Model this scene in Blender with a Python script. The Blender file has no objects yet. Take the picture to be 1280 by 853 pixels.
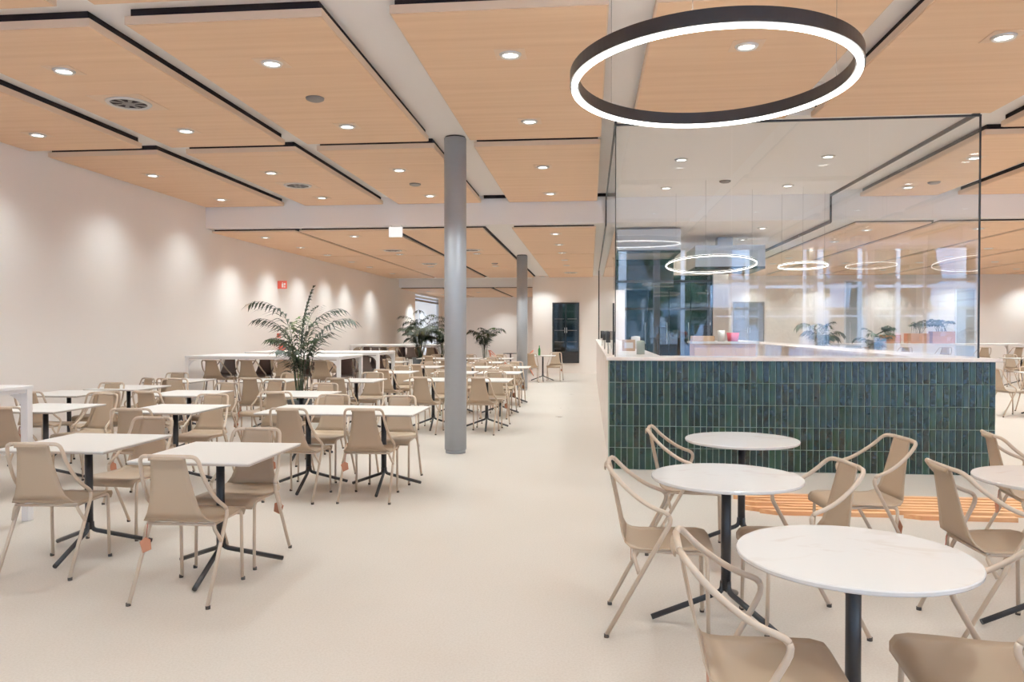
import bpy, bmesh, math, random
from mathutils import Vector, Matrix, Euler
random.seed(7)
PI = math.pi
C = bpy.context.scene.collection

# ------------------------------------------------------------------ materials
def srgb(r, g, b):
    f = lambda c: (c/255/12.92) if c/255 <= .04045 else ((c/255+.055)/1.055)**2.4
    return (f(r), f(g), f(b), 1)

def mat(name, col, rough=.5, metal=0, spec=.5, coat=0, emit=None, estr=0, bump=None):
    m = bpy.data.materials.new(name); m.use_nodes = True
    nt = m.node_tree; b = nt.nodes['Principled BSDF']
    b.inputs['Base Color'].default_value = col
    b.inputs['Roughness'].default_value = rough
    b.inputs['Metallic'].default_value = metal
    b.inputs['Specular IOR Level'].default_value = spec
    b.inputs['Coat Weight'].default_value = coat
    if emit:
        b.inputs['Emission Color'].default_value = emit
        b.inputs['Emission Strength'].default_value = estr
    if bump:
        tc = nt.nodes.new('ShaderNodeTexCoord')
        n = nt.nodes.new('ShaderNodeTexNoise'); n.inputs['Scale'].default_value = bump[0]
        bp = nt.nodes.new('ShaderNodeBump'); bp.inputs['Strength'].default_value = bump[1]
        bp.inputs['Distance'].default_value = bump[2] if len(bump) > 2 else .01
        nt.links.new(tc.outputs['Object'], n.inputs['Vector'])
        nt.links.new(n.outputs['Fac'], bp.inputs['Height'])
        nt.links.new(bp.outputs['Normal'], b.inputs['Normal'])
    return m

def noise_mix(m, c1, c2, scale, mapscale=(1, 1, 1), lo=.3, hi=.7, detail=4, coord='Object'):
    nt = m.node_tree; b = nt.nodes['Principled BSDF']
    tc = nt.nodes.new('ShaderNodeTexCoord'); mp = nt.nodes.new('ShaderNodeMapping')
    mp.inputs['Scale'].default_value = mapscale
    n = nt.nodes.new('ShaderNodeTexNoise'); n.inputs['Scale'].default_value = scale
    n.inputs['Detail'].default_value = detail
    r = nt.nodes.new('ShaderNodeValToRGB')
    r.color_ramp.elements[0].position = lo; r.color_ramp.elements[0].color = c1
    r.color_ramp.elements[1].position = hi; r.color_ramp.elements[1].color = c2
    nt.links.new(tc.outputs[coord], mp.inputs['Vector'])
    nt.links.new(mp.outputs['Vector'], n.inputs['Vector'])
    nt.links.new(n.outputs['Fac'], r.inputs['Fac'])
    nt.links.new(r.outputs['Color'], b.inputs['Base Color'])
    return m, r, n, mp

def glass_mat(name, tint, base=.035, f0scale=1.0):
    m = bpy.data.materials.new(name); m.use_nodes = True
    nt = m.node_tree; nt.nodes.clear()
    out = nt.nodes.new('ShaderNodeOutputMaterial')
    tr = nt.nodes.new('ShaderNodeBsdfTransparent'); tr.inputs[0].default_value = tint
    gl = nt.nodes.new('ShaderNodeBsdfGlossy'); gl.inputs['Roughness'].default_value = 0.0
    gl.inputs[0].default_value = (.9, .96, 1, 1)
    fr = nt.nodes.new('ShaderNodeLayerWeight'); fr.inputs[0].default_value = .5
    pw_ = nt.nodes.new('ShaderNodeMath'); pw_.operation = 'POWER'; pw_.inputs[1].default_value = 5
    ad = nt.nodes.new('ShaderNodeMath'); ad.operation = 'MULTIPLY_ADD'
    ad.inputs[1].default_value = f0scale; ad.inputs[2].default_value = base
    mx = nt.nodes.new('ShaderNodeMixShader')
    nt.links.new(fr.outputs['Facing'], pw_.inputs[0]); nt.links.new(pw_.outputs[0], ad.inputs[0]); nt.links.new(ad.outputs[0], mx.inputs[0])
    nt.links.new(tr.outputs[0], mx.inputs[1]); nt.links.new(gl.outputs[0], mx.inputs[2])
    nt.links.new(mx.outputs[0], out.inputs[0])
    return m

M = {}
M['wall'] = mat('wall plaster', srgb(238, 228, 220), .75, spec=.2, bump=(40, .03))
M['white'] = mat('white ceiling paint', srgb(249, 244, 240), .7, spec=.2)
M['edge'] = mat('pale panel edging', srgb(216, 184, 156), .6)
M['void'] = mat('dark opening and gap shade', srgb(38, 32, 34), .9, spec=.1)  # also paints the shade in the gaps above the boards
M['voidside'] = mat('grey void', srgb(96, 88, 92), .9, spec=.1)
m = mat('terrazzo floor', srgb(228, 213, 199), .3, spec=.4)
m, r, n, mp = noise_mix(m, srgb(184, 171, 158), srgb(193, 182, 171), 90, lo=.35, hi=.6, detail=6)
nt = m.node_tree; b = nt.nodes['Principled BSDF']
n2 = nt.nodes.new('ShaderNodeTexNoise'); n2.inputs['Scale'].default_value = 1.3; n2.inputs['Detail'].default_value = 5
mx = nt.nodes.new('ShaderNodeMixRGB'); mx.blend_type = 'MULTIPLY'; mx.inputs[0].default_value = .35
r2 = nt.nodes.new('ShaderNodeValToRGB'); r2.color_ramp.elements[0].position = .3; r2.color_ramp.elements[0].color = (.82, .78, .74, 1)
r2.color_ramp.elements[1].position = .65
nt.links.new(mp.outputs[0], n2.inputs['Vector']); nt.links.new(n2.outputs['Fac'], r2.inputs['Fac'])
nt.links.new(r.outputs['Color'], mx.inputs[1]); nt.links.new(r2.outputs['Color'], mx.inputs[2])
nt.links.new(mx.outputs[0], b.inputs['Base Color'])
rr = nt.nodes.new('ShaderNodeMapRange'); rr.inputs['To Min'].default_value = .22; rr.inputs['To Max'].default_value = .42
nt.links.new(n2.outputs['Fac'], rr.inputs[0]); nt.links.new(rr.outputs[0], b.inputs['Roughness'])
M['floor'] = m
m = mat('oak veneer', srgb(205, 165, 130), .5, spec=.35)
m, r, n, mp = noise_mix(m, srgb(220, 175, 136), srgb(231, 189, 150), 1.0, (.5, 11, 1), .3, .72, 6)
M['wood'] = m
m = mat('orange timber', srgb(226, 160, 106), .5)
m, r, n, mp = noise_mix(m, srgb(214, 142, 90), srgb(236, 178, 124), 1.0, (1.2, 40, 10), .3, .7, 5)
M['plank'] = m
M['chair'] = mat('beige powder coat', srgb(166, 141, 116), .42, spec=.4)
M['chair_tube'] = mat('beige coated tube', srgb(192, 169, 147), .38, spec=.45)
M['dark_chair'] = mat('dark brown coat', srgb(96, 78, 72), .45, spec=.4)
M['tan_chair'] = mat('tan brown coat', srgb(168, 130, 98), .5)
M['tag'] = mat('rust brown tag', srgb(178, 112, 82), .7)
M['string'] = mat('red string', srgb(176, 60, 36), .8)
M['rubber'] = mat('dark rubber', srgb(60, 52, 48), .8)
M['black'] = mat('black powder coat', srgb(26, 25, 30), .4, spec=.5)
M['top'] = mat('white laminate', srgb(220, 215, 209), .28, spec=.5)
M['topedge'] = mat('grey laminate edge', srgb(168, 156, 146), .5)
m = mat('white marble', srgb(240, 236, 231), .1, spec=.5)
m, r, n, mp = noise_mix(m, srgb(208, 199, 192), srgb(214, 209, 205), 2.2, (1, 1.6, 1), .34, .42, 7, 'Object')
n.inputs['Distortion'].default_value = 1.6
M['marble'] = m
M['whitemetal'] = mat('white coated metal', srgb(238, 233, 230), .4)
m = mat('counter stone', srgb(228, 212, 200), .3)
m, r, n, mp = noise_mix(m, srgb(214, 192, 178), srgb(234, 220, 210), 3, (1, 1, 1), .35, .6, 6)
M['stone'] = m
M['column'] = mat('silver paint', srgb(160, 163, 168), .5, metal=.35, spec=.5)
M['steel'] = mat('stainless steel', srgb(186, 184, 182), .3, metal=.85)
M['darkglass'] = mat('dark glass', srgb(10, 17, 20), .04, spec=.5, coat=.25)
M['blackframe'] = mat('black frame', srgb(24, 24, 27), .45)
M['glass'] = glass_mat('clear glass', (.965, .98, .98, 1), .085, .8)
M['pane'] = glass_mat('window glass', (.95, .98, .98, 1), .06, .9)
M['ledw'] = mat('white led diffuser', (1, 1, 1, 1), .5, emit=(1, .93, .85, 1), estr=7)
M['lens'] = mat('downlight lens', (1, 1, 1, 1), .3, emit=(1, .94, .86, 1), estr=9)
M['trimring'] = mat('downlight ring', srgb(214, 210, 206), .3, metal=.5)
M['trimplate'] = mat('downlight plate', srgb(222, 186, 154), .5)
M['greydisc'] = mat('grey sensor', srgb(118, 108, 102), .6)
M['red'] = mat('red sign', srgb(228, 84, 66), .5)
M['green'] = mat('green bottle glass', srgb(30, 120, 50), .1, spec=.8)
M['orange'] = mat('orange coat', srgb(240, 132, 96), .5)
M['pot'] = mat('black pot', srgb(34, 32, 32), .5)
m = mat('palm leaf', srgb(66, 82, 46), .5)
m, r, n, mp = noise_mix(m, srgb(24, 36, 22), srgb(56, 72, 36), 3, lo=.35, hi=.65)
M['leaf'] = m
M['leaf_light'] = mat('young palm leaf', srgb(84, 118, 36), .5)
M['stem'] = mat('palm stem', srgb(108, 100, 66), .7)
M['terracotta'] = mat('timber planter', srgb(206, 140, 98), .7)
M['sign'] = mat('white lightbox', srgb(240, 240, 240), .4, emit=(1, 1, 1, 1), estr=.5)
M['white_plain'] = mat('white plastic', srgb(232, 228, 224), .5)
M['sage'] = mat('sage ceramic', srgb(176, 182, 162), .5)
M['card'] = mat('brown box', srgb(196, 158, 122), .7)
M['pink'] = mat('pink red plastic', srgb(226, 84, 96), .5)
M['shade'] = mat('self-lit pale blind', srgb(206, 214, 224), .8, emit=(.72, .8, .92, 1), estr=.45)  # emission stands in for daylight behind the blind
M['bluegrey'] = mat('blue grey glazing', srgb(160, 166, 170), .15, spec=.8)
M['paving'] = mat('pale paving', srgb(150, 158, 165), .8)
M['foliage'] = mat('tree foliage', srgb(40, 70, 44), .8, bump=(6, 1, .3))
M['trunk'] = mat('tree bark', srgb(70, 58, 48), .9)
M['paintwhite'] = mat('white exterior paint', srgb(240, 246, 252), .5)
M['facade_pale'] = mat('pale backdrop building', srgb(150, 178, 204), .8)
M['facade'] = mat('backdrop building', srgb(52, 72, 78), .8)
M['whiteframe'] = mat('window frame', srgb(222, 226, 230), .5)

# tiles: per tile colour attribute + wavy bump
m = mat('green glazed tile', srgb(40, 74, 66), .1, spec=.42, coat=.0)
nt = m.node_tree; b = nt.nodes['Principled BSDF']
at = nt.nodes.new('ShaderNodeVertexColor'); at.layer_name = 'Col'
tc = nt.nodes.new('ShaderNodeTexCoord')
nz = nt.nodes.new('ShaderNodeTexNoise'); nz.inputs['Scale'].default_value = 9; nz.inputs['Detail'].default_value = 3
mxx = nt.nodes.new('ShaderNodeMixRGB'); mxx.blend_type = 'MULTIPLY'; mxx.inputs[0].default_value = .6
rp = nt.nodes.new('ShaderNodeValToRGB'); rp.color_ramp.elements[0].position = .3; rp.color_ramp.elements[0].color = (.45, .5, .5, 1)
rp.color_ramp.elements[1].position = .7; rp.color_ramp.elements[1].color = (1.25, 1.25, 1.2, 1)
nt.links.new(tc.outputs['Object'], nz.inputs['Vector']); nt.links.new(nz.outputs['Fac'], rp.inputs['Fac'])
nt.links.new(at.outputs['Color'], mxx.inputs[1]); nt.links.new(rp.outputs['Color'], mxx.inputs[2])
nt.links.new(mxx.outputs[0], b.inputs['Base Color'])
nz2 = nt.nodes.new('ShaderNodeTexNoise'); nz2.inputs['Scale'].default_value = 17; nz2.inputs['Detail'].default_value = 3
bp = nt.nodes.new('ShaderNodeBump'); bp.inputs['Strength'].default_value = .8; bp.inputs['Distance'].default_value = .016
mpt = nt.nodes.new('ShaderNodeMapping'); mpt.inputs['Scale'].default_value = (1, 1, .45)
nt.links.new(tc.outputs['Object'], mpt.inputs['Vector']); nt.links.new(mpt.outputs['Vector'], nz2.inputs['Vector']); nt.links.new(nz2.outputs['Fac'], bp.inputs['Height'])
nt.links.new(bp.outputs['Normal'], b.inputs['Normal']); nt.links.new(bp.outputs['Normal'], b.inputs['Coat Normal'])
M['tile'] = m
M['grout'] = mat('pale grout', srgb(140, 158, 146), .8)

# ------------------------------------------------------------------ mesh helpers
def box(bm, x0, x1, y0, y1, z0, z1, bev=0, mi=0):
    vs = [bm.verts.new(p) for p in ((x0, y0, z0), (x1, y0, z0), (x1, y1, z0), (x0, y1, z0), (x0, y0, z1), (x1, y0, z1), (x1, y1, z1), (x0, y1, z1))]
    fs = [bm.faces.new([vs[i] for i in q]) for q in ((0, 3, 2, 1), (4, 5, 6, 7), (0, 1, 5, 4), (1, 2, 6, 5), (2, 3, 7, 6), (3, 0, 4, 7))]
    for f in fs: f.material_index = mi
    if bev:
        es = list({e for f in fs for e in f.edges})
        bmesh.ops.bevel(bm, geom=es, offset=bev, segments=2, profile=.7, affect='EDGES')
    return bm

def cyl(bm, cx, cy, z0, z1, r, n=24, r1=None, mi=0, cap=True):
    r1 = r if r1 is None else r1
    a = [bm.verts.new((cx+r*math.cos(2*PI*k/n), cy+r*math.sin(2*PI*k/n), z0)) for k in range(n)]
    b_ = [bm.verts.new((cx+r1*math.cos(2*PI*k/n), cy+r1*math.sin(2*PI*k/n), z1)) for k in range(n)]
    for k in range(n):
        f = bm.faces.new((a[k], a[(k+1) % n], b_[(k+1) % n], b_[k])); f.smooth = True; f.material_index = mi
    if cap:
        bm.faces.new(b_).material_index = mi
        bm.faces.new(a[::-1]).material_index = mi
    return bm

def lathe(bm, prof, n=24, cx=0, cy=0):
    rings = [[bm.verts.new((cx+r*math.cos(2*PI*k/n), cy+r*math.sin(2*PI*k/n), z)) for k in range(n)] for r, z in prof]
    for a, b_ in zip(rings, rings[1:]):
        for k in range(n):
            f = bm.faces.new((a[k], a[(k+1) % n], b_[(k+1) % n], b_[k])); f.smooth = True
    if prof[0][0] > 1e-4: bm.faces.new(rings[0][::-1])
    if prof[-1][0] > 1e-4: bm.faces.new(rings[-1])
    return bm

def smooth_path(pts, rad=.05, seg=5):
    """round the corners of a polyline with short bezier arcs"""
    P = [Vector(p) for p in pts]; out = [P[0]]
    for i in range(1, len(P)-1):
        a, b_, c = P[i-1], P[i], P[i+1]
        r = rad[i] if isinstance(rad, dict) and i in rad else (rad if not isinstance(rad, dict) else .05)
        ra = min(r, (a-b_).length*.48); rc = min(r, (c-b_).length*.48)
        s = b_+(a-b_).normalized()*ra; e = b_+(c-b_).normalized()*rc
        for k in range(seg+1):
            t = k/seg; out.append(s*(1-t)**2+b_*2*t*(1-t)+e*t*t)
    out.append(P[-1]); return out

def tube(bm, pts, r=.011, n=8, cap=True, r_end=None):
    P = [Vector(p) for p in pts]; rings = []; up = Vector((0, 0, 1)); prev = None
    for i, p in enumerate(P):
        t = (P[min(i+1, len(P)-1)]-P[max(i-1, 0)]).normalized()
        if prev is None:
            a = t.cross(up if abs(t.z) < .95 else Vector((1, 0, 0))).normalized()
        else:
            a = (prev-t*prev.dot(t)).normalized()
        prev = a; b_ = t.cross(a)
        rr_ = r if r_end is None else r+(r_end-r)*i/(len(P)-1)
        rings.append([bm.verts.new(p+a*math.cos(2*PI*k/n)*rr_+b_*math.sin(2*PI*k/n)*rr_) for k in range(n)])
    for a, b_ in zip(rings, rings[1:]):
        for k in range(n):
            f = bm.faces.new((a[k], a[(k+1) % n], b_[(k+1) % n], b_[k])); f.smooth = True
    if cap:
        bm.faces.new(rings[0][::-1]); bm.faces.new(rings[-1])
    return bm

def sheet(bm, rows, th=.006):
    """rows: list of lists of points (grid). gives a thin closed shell"""
    g = [[Vector(p) for p in r] for r in rows]; nr, nc = len(g), len(g[0])
    nrm = [[None]*nc for _ in range(nr)]
    for i in range(nr):
        for j in range(nc):
            du = g[min(i+1, nr-1)][j]-g[max(i-1, 0)][j]; dv = g[i][min(j+1, nc-1)]-g[i][max(j-1, 0)]
            nrm[i][j] = du.cross(dv).normalized()
    A = [[bm.verts.new(g[i][j]+nrm[i][j]*th/2) for j in range(nc)] for i in range(nr)]
    B = [[bm.verts.new(g[i][j]-nrm[i][j]*th/2) for j in range(nc)] for i in range(nr)]
    for i in range(nr-1):
        for j in range(nc-1):
            f = bm.faces.new((A[i][j], A[i][j+1], A[i+1][j+1], A[i+1][j])); f.smooth = True
            f = bm.faces.new((B[i][j], B[i+1][j], B[i+1][j+1], B[i][j+1])); f.smooth = True
    for i in range(nr-1):
        bm.faces.new((A[i][0], A[i+1][0], B[i+1][0], B[i][0])); bm.faces.new((A[i][-1], B[i][-1], B[i+1][-1], A[i+1][-1]))
    for j in range(nc-1):
        bm.faces.new((A[0][j], B[0][j], B[0][j+1], A[0][j+1])); bm.faces.new((A[-1][j], A[-1][j+1], B[-1][j+1], B[-1][j]))
    return bm

def obj(name, bm, mats, parent=None, loc=None):
    me = bpy.data.meshes.new(name)
    bmesh.ops.recalc_face_normals(bm, faces=bm.faces)
    bm.to_mesh(me); bm.free()
    if not isinstance(mats, (list, tuple)): mats = [mats]
    for m_ in mats: me.materials.append(m_)
    o = bpy.data.objects.new(name, me); C.objects.link(o)
    if parent: o.parent = parent
    if loc: o.location = loc
    return o

def NB(): return bmesh.new()

def tag(o, label=None, cat=None, group=None, kind=None):
    if label: o['label'] = label
    if cat: o['category'] = cat
    if group: o['group'] = group
    if kind: o['kind'] = kind
    return o

def thing(name, label, cat, loc=(0, 0, 0), rz=0, group=None):
    o = bpy.data.objects.new(name, None); C.objects.link(o)
    o.location = loc; o.rotation_euler = (0, 0, rz); o.empty_display_size = .1
    return tag(o, label, cat, group)

KIDS = {}
def snapshot(root):
    KIDS[root.name] = [(c, [g for g in bpy.data.objects if g.parent == c]) for c in bpy.data.objects if c.parent == root]

def dup(root, loc, rz=0, label=None, group=None, z=None, skip=()):
    r_ = root.copy(); C.objects.link(r_); r_.location = loc; r_.rotation_euler = (0, 0, rz)
    if label: r_['label'] = label
    if group: r_['group'] = group
    for c, gs in KIDS[root.name]:
        if c.name.split('.')[0] in skip: continue
        k = c.copy(); C.objects.link(k); k.parent = r_
        for g in gs:
            d = g.copy(); C.objects.link(d); d.parent = k
    return r_

class Placer:
    def __init__(s, root): s.root = root; s.used = False; snapshot(root)
    def put(s, loc, rz, label, group=None):
        if not s.used:
            s.used = True; s.root.location = loc; s.root.rotation_euler = (0, 0, rz); s.root['label'] = label
            if group: s.root['group'] = group
            return s.root
        return dup(s.root, loc, rz, label, group)

def struct(name, bm, mats, parent=None):
    o = obj(name, bm, mats, parent)
    if parent is None: o['kind'] = 'structure'
    return o

# ------------------------------------------------------------------ the room shell
XL, XR = -7.1, 17.0
YB, YF = 26.95, 36.5        # back wall, far alcove wall
YS = -5.5                   # glazed front behind the camera
HP, HW = 3.80, 3.93         # panel underside, white ceiling (front)
HP2, HW2 = 3.36, 3.42       # the same, lower rear zone
HP3, HW3 = 3.06, 3.11
YBEAM, YB2 = 13.66, 28.2

bm = NB(); box(bm, XL-.2, XR+.2, YS-.2, YF+.2, -.15, 0); struct('floor', bm, M['floor'])
bm = NB(); box(bm, XL-.2, XR+.2, YS-.2, YBEAM, HW, HW+.2); struct('ceiling', bm, M['white'])
bm = NB(); box(bm, XL-.2, XR+.2, YBEAM, YB2, HW2, HW+.2); struct('ceiling_rear', bm, M['white'])
bm = NB(); box(bm, XL-.2, -1.8, YB2, YF+.2, HW3, HW+.2); struct('ceiling_alcove', bm, M['white'])
# left wall with the far window opening (Y 30.9..35.9)
bm = NB(); box(bm, XL-.2, XL, YS-.2, 30.9, 0, HW)
box(bm, XL-.2, XL, 30.9, 35.9, 3.0, HW); box(bm, XL-.2, XL, 35.9, YF+.2, 0, HW); box(bm, XL-.2, XL, 30.9, 35.9, 0, .25)
struct('wall_left', bm, M['wall'])
bm = NB(); box(bm, XR, XR+.2, YS-.2, YB+.2, 0, HW); struct('wall_right', bm, M['wall'])
bm = NB(); box(bm, -2.0, XR+.2, YB, YB+.2, 0, HW); struct('wall_back', bm, M['wall'])
bm = NB(); box(bm, -2.0, -1.8, YB+.2, YF, 0, HW); struct('wall_alcove_side', bm, M['wall'])
bm = NB(); box(bm, XL-.2, -1.8, YF, YF+.2, 0, HW); struct('wall_alcove', bm, M['wall'])
# far window: blue grey blind glowing by itself in place of daylight, slim frame
bm = NB(); 
for y in (30.9, 35.82): box(bm, XL-.12, XL-.02, y, y+.08, .25, 3.0)
for z in (.25, 2.86): box(bm, XL-.12, XL-.02, 30.9, 35.9, z, z+.08)
w = struct('window_2', bm, M['whiteframe'])
bm = NB(); box(bm, XL-.15, XL-.14, 30.9, 35.9, .25, 3.0); obj('blind', bm, M['shade'], w)
bm = NB(); box(bm, XL-.1, XL-.02, 30.95, 35.85, 2.72, 2.8); obj('blind_rail', bm, M['greydisc'], w)

# glazed front (behind the camera, seen in the reflections)
bm = NB()
for i in range(9):
    x = XL+.1+i*2.98; box(bm, x-.09, x+.09, YS-.1, YS+.1, 0, HW)
for i in range(8):
    x = XL+1.59+i*2.98; box(bm, x-.035, x+.035, YS-.05, YS+.05, 0, HW)
for z in (0, 2.1, 2.9, HW-.1): box(bm, XL, XR, YS-.05, YS+.05, z, z+.07)
w = struct('window_1', bm, M['whiteframe'])
bm = NB(); bm.faces.new([bm.verts.new(p) for p in ((XL, YS, 0), (XR, YS, 0), (XR, YS, HW), (XL, YS, HW))]); obj('pane', bm, M['pane'], w)
# outdoors, beyond that glazing
bm = NB(); box(bm, -40, 50, -45, YS-.21, -.3, -.05); struct('ground', bm, M['paving'])
def tree(x, y, r, h):
    t = thing('street_tree', 'dark green street tree outside the glazed front', 'tree', (x, y, -.05), 0, 'street trees outside the glazed front')
    bm = NB(); tube(bm, [(0, 0, 0), (.05, 0, h*.3), (0, .05, h*.7)], .16, 8, r_end=.08); obj('trunk', bm, M['trunk'], t)
    bm = NB(); bmesh.ops.create_icosphere(bm, subdivisions=4, radius=1)
    for v in bm.verts:
        d = v.co.normalized(); k = 1+.16*math.sin(7*d.x+x)*math.cos(6*d.y)+.12*math.sin(13*d.z+5*d.x)+random.uniform(-.05, .05)
        v.co = Vector((d.x*r*k, d.y*r*k, h*.62+d.z*h*.42*k))
    obj('crown', bm, M['foliage'], t)
for x, y, r, h in ((-11, -14, 2.2, 7), (-5.6, -13, 2.0, 6.5), (-.6, -12.5, 1.9, 7.5), (3.6, -14, 1.3, 7), (7.4, -13, 1.4, 6), (11.6, -14, 1.5, 7), (15.9, -13, 1.4, 6.5), (20.5, -15, 2.0, 7)):
    tree(x, y, r, h)
bm = NB(); box(bm, -30, 4.5, -23, -21.5, -.05, 10.5); b_ = obj('building', bm, M['facade']); tag(b_, 'dark blue green building added outside as backdrop for reflections', 'building')  # dark backdrop added to keep the mirrored outdoors dim
for i in range(11):
    for j in range(3):
        bm = NB(); box(bm, -28+i*3.1, -26.4+i*3.1, -21.5, -21.45, .8+j*2.9, 2.6+j*2.9); obj('window', bm, M['bluegrey'] if (i*7+j*3) % 4 else M['darkglass'], b_)
bm = NB(); box(bm, 4.7, 36, -23, -21.5, -.05, 10.5); b_ = obj('building', bm, M['facade_pale']); tag(b_, 'pale blue building added outside for blue reflections', 'building')  # added pale to give blue glints on tiles and glass
for i in range(10):
    for j in range(3):
        bm = NB(); box(bm, 5.6+i*3.0, 6.9+i*3.0, -21.5, -21.45, .8+j*3.0, 2.6+j*3.0); obj('window', bm, M['darkglass'], b_)
t = thing('reflection_frame', 'white post frame added outside for bright bars in the reflections', 'canopy', (0, -9, -.05))  # added so its bright posts mirror in the kiosk glass
for x, wd in ((-9, .12), (-6.2, .06), (-3.4, .12), (-.8, .06), (1.1, .13), (3.1, .06), (5.2, .06), (7.05, .04), (7.5, .13), (8.8, .06), (10.0, .05), (11.95, .13), (13.05, .06), (15.5, .12)):
    bm = NB(); box(bm, x-wd, x+wd, -.06, .06, 0, 4.6); obj('post', bm, M['paintwhite'], t)
for z in (2.0, 2.95, 4.5):
    bm = NB(); box(bm, 4.2 if z < 4 else -9.2, 15.7, -.05, .05, z, z+(.05 if z < 2.5 else .1)); obj('rail', bm, M['paintwhite'], t)

# ceiling panels: hanging oak boards, a dark solid box painting the shade above each
cols = [(-7.08, -5.57), (-5.18, -3.72), (-3.44, -1.93), (-1.43, .13), (.46, 2.08), (2.35, 4.17), (4.57, 5.83), (6.15, 7.75), (8.07, 9.7), (10.0, 11.6), (11.95, 13.5), (13.85, 15.4)]
colsb = [(-7.08, -5.47), (-5.38, -3.66), (-3.52, -1.93), (-1.40, .11), (.46, 2.08), (2.35, 4.17), (4.57, 5.83), (5.95, 7.75), (7.87, 9.7), (9.85, 11.6), (11.75, 13.5), (13.65, 15.4)]
rows = [(-3.2, .85, HP, HW), (1.3, 5.07, HP, HW), (5.42, 9.12, HP, HW), (9.46, 13.62, HP, HW)]
rowsb = [(13.86, 18.55, HP2, HW2), (18.63, 22.72, HP2, HW2), (22.8, 26.85, HP2, HW2)]
rowsc = [(28.35, 32.1, HP3, HW3), (32.2, 36.2, HP3, HW3)]
ORD = ['first', 'second', 'third', 'fourth', 'fifth', 'sixth', 'seventh', 'eighth', 'ninth', 'tenth', 'eleventh', 'twelfth', 'thirteenth', 'fourteenth', 'fifteenth', 'sixteenth', 'seventeenth', 'eighteenth', 'nineteenth', 'twentieth']
def panel(x0, x1, y0, y1, hp, hw, label, group, slot=0):
    t = thing('ceiling_panel', label, 'ceiling panel', (0, 0, hw), 0, group)
    t.location = ((x0+x1)/2, (y0+y1)/2, hw); ox, oy = t.location.x, t.location.y
    th = (hw-hp)*.5
    a, b2, c, d = x0-ox, x1-ox, y0-oy, y1-oy
    bm = NB(); box(bm, a+.012, b2-.012, c+.012, d-.012, hp-hw, hp-hw+.012); obj('oak_board', bm, M['wood'], t)
    bm = NB(); box(bm, a, b2, c, d, hp-hw+.006, hp-hw+th); obj('board_edge', bm, M['edge'], t)
    bm = NB(); box(bm, a+.03, (b2-.03 if not (hp < HP and slot) else b2+slot), c+.03, d-.03, hp-hw+th, 0); obj('gap_shade', bm, M['void'], t)
RN = ['row behind the camera', 'nearest row', 'second row', 'third row']
for ri, (y0, y1, hp, hw) in enumerate(rows):
    for ci, (x0, x1) in enumerate(cols):
        if ri == 3 and ci in (4, 5): continue
        if ri == 2 and ci in (4, 5): y1_ = 8.52
        else: y1_ = y1
        panel(x0, x1, y0, y1_, hp, hw, 'oak veneer ceiling panel, %s, %s from the left wall' % (RN[ri], ORD[ci]), 'oak ceiling panels over the front hall')
for ri, (y0, y1, hp, hw) in enumerate(rowsb):
    for ci, (x0, x1) in enumerate(colsb):
        if ci in (4, 5) and ri < 3: continue
        panel(x0, x1, y0, y1, hp, hw, 'oak panel of the lower rear ceiling, %s row, %s from left wall' % (ORD[ri], ORD[ci]), 'oak panels of the lower rear ceiling', slot=(.07, .12, .04, 0)[ci] if ci < 4 else .05)
for ri, (y0, y1, hp, hw) in enumerate(rowsc):
    for ci in range(3):
        x0, x1 = colsb[ci]
        panel(x0, x1, y0, y1, hp, hw, 'oak panel over the far alcove, %s row, %s from left wall' % (ORD[ri], ORD[ci]), 'oak panels over the far alcove', slot=(.07, .12, 0)[ci])

# downlights
def make_downlight():
    t = thing('ceiling_downlight', '', 'ceiling light')
    bm = NB(); box(bm, -.125, .125, -.125, .125, -.004, 0); obj('mounting_plate', bm, M['trimplate'], t)
    bm = NB(); lathe(bm, [(.064, -.002), (.068, -.021), (.080, -.021), (.094, -.002)], 24); obj('trim_ring', bm, M['trimring'], t)
    bm = NB(); cyl(bm, 0, 0, -.009, -.004, .064, 20); obj('lens', bm, M['lens'], t)
    return t
PL = Placer(make_downlight())
SPOT = bpy.data.lights.new('downlight beam', 'SPOT'); SPOT.energy = 150; SPOT.color = (.83, .935, .955)
SPOT.spot_size = math.radians(118); SPOT.spot_blend = .55; SPOT.shadow_soft_size = .09
WALL = bpy.data.lights.new('wall washer beam', 'SPOT'); WALL.energy = 95; WALL.color = (.85, .94, .955)
WALL.spot_size = math.radians(122); WALL.spot_blend = 1.0; WALL.shadow_soft_size = .1
KIDS_OK = True
SPOTR = SPOT.copy(); SPOTR.energy = 180
WALLR = WALL.copy(); WALLR.energy = 165
def light_at(x, y, z, label, group, energy=SPOT):
    t = PL.put((x, y, z-.001), 0, label, group)
    if abs(z-3.86) < .001 or abs(z-HW2) < .01:
        for c in list(t.children):
            if c.name.startswith('mounting_plate'): bpy.data.objects.remove(c)
    l = bpy.data.objects.new('beam', energy); C.objects.link(l); l.parent = t; l.location = (0, 0, -.03)
    return t
lx = [-6.36, -4.56, -2.68, -.65, 1.24, 3.17, 5.02, 6.95, 8.88, 10.8, 12.7, 14.6]
rowy = [-1.9, 2.1, 4.2, 6.3, 8.33, 10.68, 12.78]
for ci, x in enumerate(lx):
    for k, y in enumerate(rowy):
        kiosk = ci in (4, 5) and y > 8.5
        if ci in (4, 5) and k == 4: continue
        if k == 0 and ci % 2: continue
        if k == 2: continue
        z = 3.86 if kiosk else HP
        lab = ('downlight in the white kiosk ceiling, %s row, %s side' % (ORD[k-4], ('left', 'right')[ci-4])) if kiosk else \
              'round downlight in oak panel, %s row deep, %s from left wall' % (ORD[k], ORD[ci])
        light_at(x, y, z, lab, 'downlights in the front ceiling', WALL if ci == 0 else SPOT)
rowz = [14.6, 16.45, 18.2, 20.1, 21.8, 24.4]
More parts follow.
